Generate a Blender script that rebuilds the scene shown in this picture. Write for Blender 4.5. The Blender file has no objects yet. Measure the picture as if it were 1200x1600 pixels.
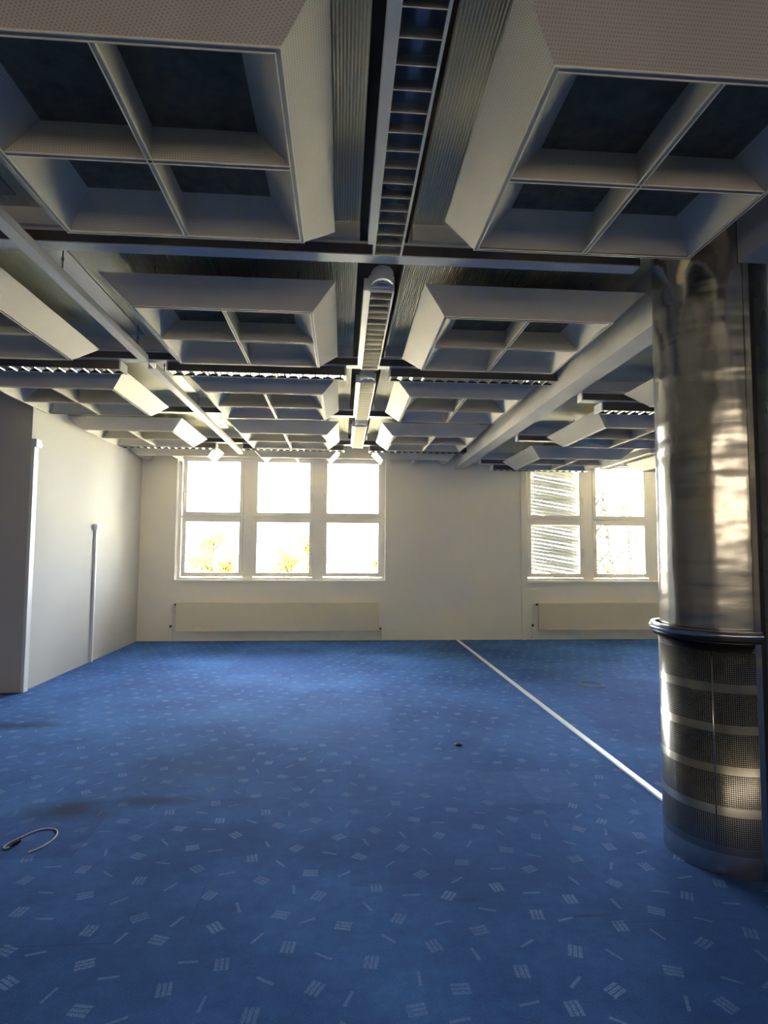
import bpy, bmesh, math, random
from mathutils import Vector, Matrix

random.seed(7)
C = bpy.context.scene.collection
SC = bpy.context.scene
PI = math.pi

# ------------------------------------------------------------------ camera
F, YAW, PIT, ROL, H = 917.03, 0.071359, 0.066403, -0.006298, 1.399
cy, sy, cp, sp, cr, sr = math.cos(YAW), math.sin(YAW), math.cos(PIT), math.sin(PIT), math.cos(ROL), math.sin(ROL)
R0 = Vector((cy, -sy, 0))
FW = Vector((sy * cp, cy * cp, sp))
U0 = Vector((-sy * sp, -cy * sp, cp))
RX = R0 * cr - U0 * sr
UX = R0 * sr + U0 * cr
cam = bpy.data.cameras.new('camera')
cam.sensor_fit = 'HORIZONTAL'
cam.sensor_width = 36.0
cam.lens = F / 1200 * 36.0
cam.clip_start = 0.05
cam.clip_end = 500
camo = bpy.data.objects.new('camera', cam)
C.objects.link(camo)
M = Matrix.Identity(4)
for i in range(3):
    M[i][0] = RX[i]; M[i][1] = UX[i]; M[i][2] = -FW[i]
M[2][3] = H
camo.matrix_world = M
SC.camera = camo

# ------------------------------------------------------------------ world, exposure, daylight portals
SKY_STRENGTH = 3.0
EXPOSURE = 3.6
w = bpy.data.worlds.new('sky')
SC.world = w
w.use_nodes = True
bg = w.node_tree.nodes['Background']
bg.inputs[0].default_value = (0.88, 0.95, 1.0, 1)
bg.inputs[1].default_value = SKY_STRENGTH
SC.view_settings.view_transform = 'Standard'
SC.view_settings.look = 'None'
SC.view_settings.exposure = EXPOSURE
SC.view_settings.gamma = 1.0
SC.view_settings.use_curve_mapping = False
SC.cycles.use_denoising = True
SC.cycles.max_bounces = 14
SC.cycles.diffuse_bounces = 8
SC.cycles.glossy_bounces = 8
SC.cycles.transparent_max_bounces = 16
SC.cycles.sample_clamp_indirect = 8.0
SC.cycles.caustics_reflective = True


def portal(name, loc, rot, sx, sz):
    L = bpy.data.lights.new(name, 'AREA')
    L.shape = 'RECTANGLE'; L.size = sx; L.size_y = sz
    L.cycles.is_portal = True
    o = bpy.data.objects.new(name, L)
    C.objects.link(o)
    o.location = loc; o.rotation_euler = rot


# portals over the window openings (they only guide sky light, they emit nothing)
portal('daylight_portal', (-0.94, 9.62, 1.88), (-PI / 2, 0, 0), 3.4, 2.0)
portal('daylight_portal', (4.62, 9.62, 1.88), (-PI / 2, 0, 0), 3.4, 2.0)
portal('daylight_portal', (1.25, -6.19, 2.05), (PI / 2, 0, 0), 9.6, 1.15)  # over the added rear window

# low sun from the left of the building: it lights the ground and trees outside, not the room
sun = bpy.data.lights.new('sun', 'SUN')
sun.energy = 26.0; sun.angle = 0.01; sun.color = (1.0, 0.86, 0.60)
suno = bpy.data.objects.new('sun', sun)
C.objects.link(suno)
suno.rotation_euler = (math.radians(55), 0, math.radians(-78))


# ------------------------------------------------------------------ node helpers
class NT:
    def __init__(self, name):
        self.m = bpy.data.materials.new(name)
        self.m.use_nodes = True
        self.t = self.m.node_tree
        self.n = self.t.nodes
        self.b = self.n['Principled BSDF']
        self.out = self.n['Material Output']

    def node(self, typ, **kw):
        x = self.n.new(typ)
        for k, v in kw.items():
            setattr(x, k, v)
        return x

    def link(self, a, b):
        self.t.links.new(a, b)

    def put(self, sock, v):
        if isinstance(v, bpy.types.NodeSocket):
            self.link(v, sock)
        else:
            sock.default_value = v

    def math(self, op, a, b=None, c=None, clamp=False):
        x = self.node('ShaderNodeMath', operation=op)
        x.use_clamp = clamp
        self.put(x.inputs[0], a)
        if b is not None: self.put(x.inputs[1], b)
        if c is not None: self.put(x.inputs[2], c)
        return x.outputs[0]

    def vmath(self, op, a, b=None):
        x = self.node('ShaderNodeVectorMath', operation=op)
        self.put(x.inputs[0], a)
        if b is not None: self.put(x.inputs[1], b)
        return x.outputs[0]

    def sep(self, v):
        x = self.node('ShaderNodeSeparateXYZ')
        self.link(v, x.inputs[0])
        return x.outputs

    def comb(self, x_, y_, z_=0.0):
        x = self.node('ShaderNodeCombineXYZ')
        self.put(x.inputs[0], x_); self.put(x.inputs[1], y_); self.put(x.inputs[2], z_)
        return x.outputs[0]

    def mix(self, f, a, b):
        x = self.node('ShaderNodeMix', data_type='RGBA')
        self.put(x.inputs[0], f)
        self.put(x.inputs[6], a if isinstance(a, bpy.types.NodeSocket) else (*a, 1))
        self.put(x.inputs[7], b if isinstance(b, bpy.types.NodeSocket) else (*b, 1))
        return x.outputs[2]

    def noise(self, vec, scale, detail=3, rough=0.5, out=0):
        x = self.node('ShaderNodeTexNoise')
        if vec is not None: self.link(vec, x.inputs['Vector'])
        x.inputs['Scale'].default_value = scale
        x.inputs['Detail'].default_value = detail
        x.inputs['Roughness'].default_value = rough
        return x.outputs[out]

    def ramp(self, f, lo, hi, a=0.0, b=1.0):
        x = self.node('ShaderNodeMapRange')
        self.put(x.inputs[0], f)
        x.inputs[1].default_value = lo; x.inputs[2].default_value = hi
        x.inputs[3].default_value = a; x.inputs[4].default_value = b
        return x.outputs[0]

    def bump(self, h, strength, dist):
        x = self.node('ShaderNodeBump')
        x.inputs['Strength'].default_value = strength
        x.inputs['Distance'].default_value = dist
        self.link(h, x.inputs['Height'])
        self.link(x.outputs[0], self.b.inputs['Normal'])
        return x

    def uv(self):
        return self.node('ShaderNodeUVMap').outputs[0]

    def obj(self):
        return self.node('ShaderNodeTexCoord').outputs['Object']

    def base(self, col, rough=0.6, metal=0.0, spec=0.5):
        self.put(self.b.inputs['Base Color'], col if isinstance(col, bpy.types.NodeSocket) else (*col, 1))
        self.put(self.b.inputs['Roughness'], rough)
        self.b.inputs['Metallic'].default_value = metal
        self.b.inputs['Specular IOR Level'].default_value = spec
        return self


def paint(name, col, rough=0.55, var=0.06, scale=3.0, bump=0.0):
    k = NT(name)
    v = k.obj()
    n = k.noise(v, scale, 4)
    f = k.ramp(n, 0.3, 0.7)
    k.base(k.mix(f, tuple(c * (1 - var) for c in col), tuple(min(1, c * (1 + var)) for c in col)), rough, 0, 0.35)
    if bump:
        k.bump(k.noise(v, 220, 3), bump, 0.002)
    return k.m


def dots(k, uv, pitch, r):
    """round holes on a square grid in metre UVs: 1 in a hole"""
    x, y, _ = k.sep(uv)
    fx = k.math('SUBTRACT', k.math('FRACT', k.math('DIVIDE', x, pitch)), 0.5)
    fy = k.math('SUBTRACT', k.math('FRACT', k.math('DIVIDE', y, pitch)), 0.5)
    d = k.math('SQRT', k.math('ADD', k.math('MULTIPLY', fx, fx), k.math('MULTIPLY', fy, fy)))
    return k.ramp(d, r - 0.08, r + 0.08, 1.0, 0.0)


def perforated(name, col, pitch=0.0095, r=0.23, hole=0.66, rough=0.55):
    k = NT(name)
    d = dots(k, k.uv(), pitch, r)
    n = k.ramp(k.noise(k.obj(), 2.5, 3), 0.3, 0.7, 0.93, 1.05)
    c = k.node('ShaderNodeMix', data_type='RGBA', blend_type='MULTIPLY')
    c.inputs[0].default_value = 1.0
    k.link(k.mix(d, col, tuple(x * hole for x in col)), c.inputs[6])
    k.link(k.comb(n, n, n), c.inputs[7])
    k.base(c.outputs[2], rough, 0, 0.4)
    return k.m


def metal(name, col, rough=0.2, var=0.05, scale=8.0):
    k = NT(name)
    n = k.ramp(k.noise(k.obj(), scale, 3), 0.3, 0.7, max(0.02, rough - var), rough + var)
    k.base(col, n, 1.0)
    return k.m


def ribbed(name, col, pitch=0.0125, rough=0.5):
    """sheet-metal deck with fine ribs running along Y"""
    k = NT(name)
    v = k.obj()
    x, y, z = k.sep(v)
    s = k.math('SINE', k.math('MULTIPLY', x, 2 * PI / pitch))
    n = k.ramp(k.noise(v, 1.2, 3), 0.3, 0.7, 0.0, 1.0)
    groove = k.ramp(s, -1.0, -0.3, 0.72, 1.0)
    c = k.node('ShaderNodeMix', data_type='RGBA', blend_type='MULTIPLY')
    c.inputs[0].default_value = 1.0
    k.link(k.mix(n, tuple(a * 0.93 for a in col), tuple(a * 1.05 for a in col)), c.inputs[6])
    k.link(k.comb(groove, groove, groove), c.inputs[7])
    k.base(c.outputs[2], 0.42, 0.0, 0.5)
    k.bump(s, 0.6, 0.003)
    return k.m


# ------------------------------------------------------------------ materials
MAT = {}
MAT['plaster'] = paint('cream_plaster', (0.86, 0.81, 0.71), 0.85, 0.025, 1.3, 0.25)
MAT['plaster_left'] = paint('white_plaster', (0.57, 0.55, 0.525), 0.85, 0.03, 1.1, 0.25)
MAT['reveal'] = paint('reveal_paint', (0.84, 0.82, 0.78), 0.7, 0.02)
MAT['white_metal'] = paint('white_powder_coat', (0.76, 0.74, 0.70), 0.4, 0.02)
MAT['frame'] = paint('window_frame_paint', (0.82, 0.79, 0.76), 0.4, 0.02)
MAT['radiator'] = paint('radiator_cream', (0.76, 0.68, 0.50), 0.45, 0.02)
MAT['baffle'] = perforated('baffle_perforated_white', (0.70, 0.63, 0.50))
MAT['liner'] = perforated('baffle_liner_grey', (0.62, 0.57, 0.46))
MAT['liner_top'] = paint('baffle_absorber_dark', (0.18, 0.145, 0.09), 0.9, 0.2, 20)
MAT['rim'] = paint('rim_trim_grey', (0.36, 0.34, 0.31), 0.6, 0.03)
MAT['lip'] = paint('rim_lip_white', (0.82, 0.77, 0.66), 0.45, 0.02)
MAT['deck'] = ribbed('ribbed_deck', (0.82, 0.74, 0.50))
MAT['dark_void'] = paint('dark_void', (0.03, 0.03, 0.03), 0.9)  # near-black colour stands in for the shade inside the ceiling slots
MAT['carrier'] = paint('carrier_white', (0.68, 0.66, 0.63), 0.45, 0.03)
MAT['carrier_dark'] = paint('carrier_brown', (0.10, 0.085, 0.08), 0.5, 0.05)
MAT['beam'] = paint('beam_paint', (0.56, 0.53, 0.48), 0.65, 0.10, 2.2)
MAT['alu'] = metal('louvre_aluminium', (0.80, 0.80, 0.80), 0.14, 0.04)
MAT['mirror'] = metal('reflector_aluminium', (0.42, 0.42, 0.43), 0.07, 0.03)
MAT['satin'] = metal('satin_reflector', (0.26, 0.26, 0.27), 0.30, 0.03)
MAT['satin_blade'] = metal('satin_louvre_blade', (0.52, 0.51, 0.47), 0.34, 0.03)
MAT['plate'] = metal('galvanised_plate', (0.46, 0.46, 0.46), 0.30, 0.004)
MAT['rod'] = metal('rod_steel', (0.35, 0.34, 0.33), 0.35, 0.05)
MAT['black'] = paint('black_plastic', (0.012, 0.012, 0.014), 0.45)
MAT['white_plastic'] = paint('white_plastic', (0.82, 0.82, 0.82), 0.4, 0.02)
MAT['tube'] = paint('fluorescent_tube_glass', (0.85, 0.86, 0.86), 0.12, 0.01)
MAT['chrome'] = metal('dark_chrome', (0.55, 0.54, 0.53), 0.18, 0.04)
MAT['slat'] = paint('blind_slat', (0.10, 0.10, 0.095), 0.4, 0.05)
MAT['handle'] = paint('handle_white', (0.70, 0.67, 0.62), 0.3)
MAT['wood'] = paint('door_wood', (0.42, 0.22, 0.09), 0.5, 0.15, 4)
MAT['wood_panel'] = paint('warm_wall_panel', (0.56, 0.46, 0.36), 0.6, 0.1, 2)
MAT['bark'] = paint('bark', (0.006, 0.005, 0.004), 0.9, 0.3, 8)
MAT['leaf'] = paint('autumn_leaf', (0.24, 0.13, 0.010), 0.7, 0.2, 5)
MAT['far_ground'] = paint('outside_ground', (0.58, 0.56, 0.44), 0.95, 0.2, 0.05)
MAT['far_wall'] = paint('far_house_wall', (0.72, 0.68, 0.62), 0.9, 0.1, 0.5)
MAT['far_roof'] = paint('far_house_roof', (0.45, 0.33, 0.28), 0.9, 0.1, 0.5)


def glass_mat(name='window_glass', tint=(0.97, 0.985, 0.98)):
    k = NT(name)
    tr = k.node('ShaderNodeBsdfTransparent')
    tr.inputs[0].default_value = (*tint, 1)
    gl = k.node('ShaderNodeBsdfGlossy')
    gl.inputs['Roughness'].default_value = 0.01
    fr = k.node('ShaderNodeFresnel')
    fr.inputs[0].default_value = 1.45
    mx = k.node('ShaderNodeMixShader')
    k.link(fr.outputs[0], mx.inputs[0])
    k.link(tr.outputs[0], mx.inputs[1]); k.link(gl.outputs[0], mx.inputs[2])
    k.link(mx.outputs[0], k.out.inputs[0])
    k.n.remove(k.b)
    return k.m


MAT['glass'] = glass_mat()
MAT['fill_window_glass'] = glass_mat('fill_window_glass', (0.40, 0.355, 0.30))  # pane of the added rear window, dimmed to set its fill light


def steel_mat():
    k = NT('column_stainless')
    v = k.obj()
    x, y, z = k.sep(v)
    # hand dents in the thin sheet, mostly above head height
    dv = k.comb(k.math('MULTIPLY', x, 3.0), k.math('MULTIPLY', y, 3.0), k.math('MULTIPLY', z, 1.5))
    n1 = k.noise(dv, 1.8, 2, 0.4)
    n2 = k.noise(k.comb(k.math('MULTIPLY', x, 1.5), k.math('MULTIPLY', y, 1.5), k.math('MULTIPLY', z, 7.0)), 2.0, 1, 0.3)
    zone = k.ramp(z, 1.25, 2.0, 0.35, 1.0)
    h = k.math('MULTIPLY', k.math('ADD', n1, k.math('MULTIPLY', n2, 0.35)), zone)
    brush = k.noise(k.comb(k.math('MULTIPLY', x, 6), k.math('MULTIPLY', y, 6), k.math('MULTIPLY', z, 260)), 3.0, 2)
    rough = k.ramp(brush, 0.3, 0.7, 0.15, 0.24)
    k.base((0.52, 0.49, 0.45), rough, 1.0)
    k.bump(h, 0.35, 0.06)
    return k.m


def skirt_mat():
    k = NT('column_perforated_steel')
    u, v, _ = k.sep(k.uv())
    p = 0.0085
    fx = k.math('ABSOLUTE', k.math('SUBTRACT', k.math('FRACT', k.math('DIVIDE', u, p)), 0.5))
    fy = k.math('ABSOLUTE', k.math('SUBTRACT', k.math('FRACT', k.math('DIVIDE', v, p)), 0.5))
    hole = k.math('MULTIPLY', k.ramp(fx, 0.37, 0.43, 1, 0), k.ramp(fy, 0.37, 0.43, 1, 0))
    # plain bands every 0.176 m and a tall plain foot
    b = k.math('FRACT', k.math('DIVIDE', k.math('SUBTRACT', v, 0.257), 0.176))
    plain = k.math('MAXIMUM', k.math('LESS_THAN', b, 0.21), k.math('LESS_THAN', v, 0.127))
    foot = k.math('MULTIPLY', k.math('GREATER_THAN', v, 0.094), k.math('LESS_THAN', v, 0.127))
    hole = k.math('MULTIPLY', hole, k.math('SUBTRACT', 1.0, plain))
    col = k.mix(hole, (0.50, 0.47, 0.43), (0.02, 0.02, 0.02))
    col = k.mix(foot, col, (0.30, 0.28, 0.26))
    k.base(col, 0.24, 1.0)
    k.link(k.math('SUBTRACT', 1.0, k.math('MULTIPLY', hole, 0.95)), k.b.inputs['Metallic'])
    return k.m


MAT['steel'] = steel_mat()
MAT['skirt'] = skirt_mat()
MAT['shaded_steel'] = metal('shaded_steel', (0.14, 0.13, 0.135), 0.28, 0.05)  # column steel with the dark room's reflection put into its colour


def carpet_mat():
    k = NT('blue_carpet')
    v = k.obj()
    rot = k.node('ShaderNodeVectorRotate', rotation_type='Z_AXIS')
    k.link(v, rot.inputs['Vector']); rot.inputs['Angle'].default_value = math.radians(-23)
    vr = rot.outputs[0]

    def motif(scale, off, kind):
        p = k.vmath('ADD', k.vmath('SCALE', vr), off)
        p.node.inputs[0].links[0].from_node.inputs[3].default_value = 1.0 / scale
        cell = k.vmath('FLOOR', p)
        wn = k.node('ShaderNodeTexWhiteNoise', noise_dimensions='3D')
        k.link(cell, wn.inputs[0])
        r, g, bl = k.sep(wn.outputs['Color'])
        lx, ly, _ = k.sep(k.vmath('SUBTRACT', k.vmath('FRACTION', p), (0.5, 0.5, 0.5)))
        lx = k.math('MULTIPLY', k.math('SUBTRACT', lx, k.math('MULTIPLY', k.math('SUBTRACT', r, 0.5), 0.26)), scale)
        ly = k.math('MULTIPLY', k.math('SUBTRACT', ly, k.math('MULTIPLY', k.math('SUBTRACT', g, 0.5), 0.26)), scale)
        a = k.math('MULTIPLY', bl, 2 * PI)
        ca, sa = k.math('COSINE', a), k.math('SINE', a)
        X = k.math('ADD', k.math('MULTIPLY', lx, ca), k.math('MULTIPLY', ly, sa))
        Y = k.math('SUBTRACT', k.math('MULTIPLY', ly, ca), k.math('MULTIPLY', lx, sa))
        if kind == 'hatch':
            inx = k.math('LESS_THAN', k.math('ABSOLUTE', X), 0.031)
            iny = k.math('LESS_THAN', k.math('ABSOLUTE', Y), 0.026)
            st = k.math('FRACT', k.math('DIVIDE', k.math('ADD', Y, 0.026), 0.0174))
            stroke = k.math('MULTIPLY', k.math('GREATER_THAN', st, 0.10), k.math('LESS_THAN', st, 0.86))
            return k.math('MULTIPLY', k.math('MULTIPLY', inx, iny), stroke)
        inx = k.math('LESS_THAN', k.math('ABSOLUTE', X), 0.034)
        iny = k.math('LESS_THAN', k.math('ABSOLUTE', Y), 0.0058)
        return k.math('MULTIPLY', inx, iny)

    m = k.math('MAXIMUM', motif(0.222, (0.31, 0.13, 0.5), 'hatch'), motif(0.222, (0.81, 0.63, 5.5), 'dash'))
    thread = k.ramp(k.noise(v, 180, 2), 0.36, 0.60, 0.25, 1.0)
    m = k.math('MULTIPLY', m, thread)
    m = k.math('MULTIPLY', m, k.ramp(k.noise(v, 1.7, 2), 0.3, 0.7, 0.35, 0.75))
    # worn patches
    wear = k.ramp(k.noise(v, 0.75, 5, 0.6), 0.40, 0.62)
    fibre = k.math('MULTIPLY', k.ramp(k.noise(v, 140, 3, 0.7), 0.25, 0.75, 0.72, 1.22), k.ramp(k.noise(v, 18, 5, 0.65), 0.3, 0.7, 0.86, 1.12))
    base = k.mix(wear, (0.018, 0.083, 0.31), (0.050, 0.168, 0.50))
    base = k.mix(m, base, (0.24, 0.36, 0.68))
    # darker stains
    x, y, z = k.sep(v)
    tot = None
    for (sx, sy_, ra, rb, am) in ((-1.42, 3.36, 0.27, 0.16, 0.85), (-1.02, 3.45, 0.30, 0.09, 0.7), (-2.7, 4.95, 0.55, 0.13, 0.8), (-1.0, 3.9, 0.5, 0.35, 0.3), (0.98, 2.30, 0.11, 0.012, 0.6), (0.53, 2.43, 0.07, 0.018, 0.45),
                                  (-0.55, 3.4, 0.2, 0.1, 0.25), (-1.9, 6.5, 0.8, 0.35, 0.2), (1.9, 8.3, 0.9, 0.2, 0.3)):
        dx = k.math('DIVIDE', k.math('SUBTRACT', x, sx), ra)
        dy = k.math('DIVIDE', k.math('SUBTRACT', y, sy_), rb)
        d = k.math('SQRT', k.math('ADD', k.math('MULTIPLY', dx, dx), k.math('MULTIPLY', dy, dy)))
        d = k.math('ADD', d, k.math('MULTIPLY', k.math('SUBTRACT', k.noise(v, 4.0, 4), 0.5), 1.2))
        s = k.ramp(d, 0.3, 1.15, am, 0.0)
        tot = s if tot is None else k.math('MAXIMUM', tot, s)
    base = k.mix(tot, base, (0.012, 0.024, 0.07))
    # replacement pieces of carpet: slightly different shade, own outline
    for (x0, x1, y0, y1, c, am) in ((0.85, 1.42, 3.3, 3.78, (0.055, 0.15, 0.42), 0.6), (0.05, 1.1, 2.55, 3.95, (0.02, 0.06, 0.26), 0.3),
                                    (-4.0, -1.21, 2.86, 3.29, (0.018, 0.055, 0.26), 0.45), (-0.3, 0.4, 4.4, 5.9, (0.06, 0.15, 0.45), 0.4),
                                    (-1.3, -0.2, 6.8, 8.4, (0.025, 0.09, 0.36), 0.5), (2.1, 3.4, 4.2, 6.4, (0.03, 0.09, 0.36), 0.45)):
        a = k.math('MULTIPLY', k.math('GREATER_THAN', x, x0), k.math('LESS_THAN', x, x1))
        b = k.math('MULTIPLY', k.math('GREATER_THAN', y, y0), k.math('LESS_THAN', y, y1))
        base = k.mix(k.math('MULTIPLY', k.math('MULTIPLY', a, b), am), base, c)
    # seams between carpet pieces
    sx_ = k.math('ABSOLUTE', k.math('SUBTRACT', k.math('FRACT', k.math('DIVIDE', k.math('SUBTRACT', x, 0.05), 1.2)), 0.5))
    sy__ = k.math('ABSOLUTE', k.math('SUBTRACT', k.math('FRACT', k.math('DIVIDE', k.math('SUBTRACT', y, 1.65), 1.2)), 0.5))
    seam = k.math('MAXIMUM', k.ramp(sx_, 0.0, 0.0035, 1, 0), k.ramp(sy__, 0.0, 0.0035, 1, 0))
    seam = k.math('MULTIPLY', seam, k.ramp(k.noise(v, 1.1, 2), 0.48, 0.62, 0.0, 0.6))
    base = k.mix(seam, base, (0.01, 0.016, 0.04))
    mul = k.node('ShaderNodeMix', data_type='RGBA', blend_type='MULTIPLY')
    mul.inputs[0].default_value = 1.0
    k.link(base, mul.inputs[6]); k.link(k.comb(fibre, fibre, fibre), mul.inputs[7])
    k.base(mul.outputs[2], 0.95, 0.0, 0.15)
    k.b.inputs['Sheen Weight'].default_value = 0.10
    k.b.inputs['Sheen Roughness'].default_value = 0.6
    k.b.inputs['Sheen Tint'].default_value = (0.55, 0.72, 1.0, 1)
    k.bump(k.noise(v, 300, 2), 0.5, 0.004)
    return k.m


MAT['carpet'] = carpet_mat()


# ------------------------------------------------------------------ mesh builder
class MB:
    def __init__(self):
        self.v = []; self.f = []; self.mi = []; self.uvs = []; self.mats = []; self.cur = 0; self.smooth = []

    def use(self, m):
        if m not in self.mats: self.mats.append(m)
        self.cur = self.mats.index(m)
        return self

    def face(self, pts, uvs=None, smooth=False):
        i = len(self.v)
        pts = [Vector(p) for p in pts]
        self.v += pts
        self.f.append(tuple(range(i, i + len(pts))))
        if uvs is None:
            e = (pts[1] - pts[0]); e = e.normalized() if e.length > 1e-9 else Vector((1, 0, 0))
            n = (pts[1] - pts[0]).cross(pts[-1] - pts[0])
            n = n.normalized() if n.length > 1e-12 else Vector((0, 0, 1))
            g = n.cross(e)
            uvs = [((p - pts[0]).dot(e), (p - pts[0]).dot(g)) for p in pts]
        self.uvs.append(uvs)
        self.mi.append(self.cur)
        self.smooth.append(smooth)

    def box(self, x0, x1, y0, y1, z0, z1, skip=''):
        a = [(x0, y0, z0), (x1, y0, z0), (x1, y1, z0), (x0, y1, z0), (x0, y0, z1), (x1, y0, z1), (x1, y1, z1), (x0, y1, z1)]
        for k, q in (('b', (0, 3, 2, 1)), ('t', (4, 5, 6, 7)), ('f', (0, 1, 5, 4)), ('r', (1, 2, 6, 5)), ('k', (2, 3, 7, 6)), ('l', (3, 0, 4, 7))):
            if k not in skip:
                self.face([a[i] for i in q])
        return self

    def hexa(self, lo, hi):
        """solid between a bottom quad and a top quad, both counter-clockwise from above"""
        self.face([lo[3], lo[2], lo[1], lo[0]]); self.face(hi)
        for i in range(4):
            j = (i + 1) % 4
            self.face([lo[i], lo[j], hi[j], hi[i]])
        return self

    def tube(self, path, r, n=10, caps=True, closed=False):
        P = [Vector(p) for p in path]
        m = len(P)
        rr = r if isinstance(r, (list, tuple)) else [r] * m
        rings = []
        up = None
        for i, p in enumerate(P):
            if closed: d = P[(i + 1) % m] - P[i - 1]
            else: d = (P[min(i + 1, m - 1)] - P[max(i - 1, 0)])
            d.normalize()
            if up is None:
                up = Vector((0, 0, 1)) if abs(d.z) < 0.9 else Vector((1, 0, 0))
            s = d.cross(up).normalized(); up = s.cross(d).normalized()
            rings.append([p + (s * math.cos(2 * PI * j / n) + up * math.sin(2 * PI * j / n)) * rr[i] for j in range(n)])
        for i in range(m if closed else m - 1):
            a, b = rings[i], rings[(i + 1) % m]
            for j in range(n):
                self.face([a[j], b[j], b[(j + 1) % n], a[(j + 1) % n]][::-1], smooth=True)
        if caps and not closed:
            self.face(rings[0]); self.face(rings[-1][::-1])
        return self

    def lathe(self, prof, a0, a1, n, R_uv=None, close=False):
        """revolve (r, z) profile about Z from angle a0 to a1, UV in metres"""
        full = abs(abs(a1 - a0) - 2 * PI) < 1e-6
        seg = len(prof) if close else len(prof) - 1
        for i in range(n):
            t0 = a0 + (a1 - a0) * i / n; t1 = a0 + (a1 - a0) * (i + 1) / n
            for k in range(seg):
                (r0, z0), (r1, z1) = prof[k], prof[(k + 1) % len(prof)]
                R = R_uv or max(r0, r1)
                pts = [(r0 * math.cos(t0), r0 * math.sin(t0), z0), (r0 * math.cos(t1), r0 * math.sin(t1), z0),
                       (r1 * math.cos(t1), r1 * math.sin(t1), z1), (r1 * math.cos(t0), r1 * math.sin(t0), z1)]
                self.face(pts, [(t0 * R, z0), (t1 * R, z0), (t1 * R, z1), (t0 * R, z1)], smooth=True)
        if close and not full:
            self.face([(r * math.cos(a0), r * math.sin(a0), z) for r, z in prof][::-1])
            self.face([(r * math.cos(a1), r * math.sin(a1), z) for r, z in prof])
        return self

    def cyl(self, x, y, z0, z1, r, n=20):
        self.tube([(x, y, z0), (x, y, z1)], r, n)
        return self

    def build(self, name, mat=None, parent=None, weld=True):
        me = bpy.data.meshes.new(name)
        me.from_pydata([tuple(v) for v in self.v], [], self.f)
        for m in (self.mats or [mat]):
            me.materials.append(MAT[m])
        uvl = me.uv_layers.new(name='UVMap')
        k = 0
        for pi, p in enumerate(me.polygons):
            p.material_index = self.mi[pi] if self.mats else 0
            p.use_smooth = self.smooth[pi]
            for j in range(len(p.vertices)):
                uvl.data[k].uv = self.uvs[pi][j]; k += 1
        if weld:
            bm = bmesh.new(); bm.from_mesh(me)
            bmesh.ops.remove_doubles(bm, verts=bm.verts, dist=1e-5)
            bm.to_mesh(me); bm.free()
        me.update()
        o = bpy.data.objects.new(name, me)
        C.objects.link(o)
        if parent: o.parent = parent
        return o


def tag(o, label, cat, group=None):
    o['label'] = label; o['category'] = cat
    if group: o['group'] = group
    return o


def empty(name, loc, label, cat, group=None, rz=0):
    o = bpy.data.objects.new(name, None)
    C.objects.link(o)
    o.location = loc; o.rotation_euler = (0, 0, rz); o.empty_display_size = 0.1
    return tag(o, label, cat, group)


def struct(o):
    o['kind'] = 'structure'
    return o


def sempty(name, loc):
    o = bpy.data.objects.new(name, None)
    C.objects.link(o)
    o.location = loc
    return struct(o)


def copy_tree(o, parent=None):
    c = o.copy(); C.objects.link(c)
    c.parent = parent
    for ch in [x for x in KIDS.get(o.name, [])]:
        k2 = copy_tree(ch, c)
    return c


KIDS = {}


def index_kids(root):
    for ch in C.objects:
        if ch.parent is not None:
            KIDS.setdefault(ch.parent.name, [])
            if ch not in KIDS[ch.parent.name]: KIDS[ch.parent.name].append(ch)


# ------------------------------------------------------------------ room dimensions
WY = 9.31          # inner face of the window wall
LX = -3.11         # left wall
RETY = 6.06        # return wall that faces the camera
FARL, FARR, REARY = -7.5, 9.0, -6.0
DECK = 3.07
LOWD = DECK - 0.24
BX0, BX1, BZ = 1.797, 1.962, 2.728
WT = 0.34          # thickness of the window wall
W1 = (-2.575, 0.693, 0.93, 2.87)
W2 = (2.985, 6.255, 0.93, 2.87)

# floor
b = MB().use('carpet')
b.box(FARL - 0.2, FARR + 0.2, REARY - 0.2, WY + WT, -0.25, 0)
struct(b.build('floor'))

# window wall with its two openings
b = MB().use('plaster')
xs = [FARL - 0.2, W1[0], W1[1], W2[0], W2[1], FARR + 0.2]
b.box(xs[0], xs[1], WY, WY + WT, 0, 3.4)
b.box(xs[2], xs[3], WY, WY + WT, 0, 3.4)
b.box(xs[4], xs[5], WY, WY + WT, 0, 3.4)
for wdw in (W1, W2):
    b.box(wdw[0], wdw[1], WY, WY + WT, 0, wdw[2])
    b.box(wdw[0], wdw[1], WY, WY + WT, wdw[3], 3.4)
struct(b.build('wall_back'))

# left wall, with the return face that looks towards the camera
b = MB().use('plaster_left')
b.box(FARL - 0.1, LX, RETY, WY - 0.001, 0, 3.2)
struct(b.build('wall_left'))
b = MB().use('plaster')
b.box(FARL - 0.2, FARL, REARY - 0.2, RETY, 0, 3.4)
struct(b.build('wall_far_left'))
b = MB().use('plaster')
b.box(FARR, FARR + 0.2, REARY - 0.2, WY - 0.001, 0, 3.4)
struct(b.build('wall_right'))
# rear wall, behind the camera, with an unseen window band added for fill light
b = MB().use('wood_panel')
RW = ((-3.5, 6.0),)
RZ0, RZ1 = 1.5, 2.6
rx = [FARL, RW[0][0], RW[0][1], FARR]
for i in (0, 2):
    b.box(rx[i], rx[i + 1], REARY - 0.2, REARY, 0, 3.4)
for r_ in RW:
    b.box(r_[0], r_[1], REARY - 0.2, REARY, 0, RZ0)
    b.box(r_[0], r_[1], REARY - 0.2, REARY, RZ1, 3.4)
struct(b.build('wall_rear'))

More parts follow.
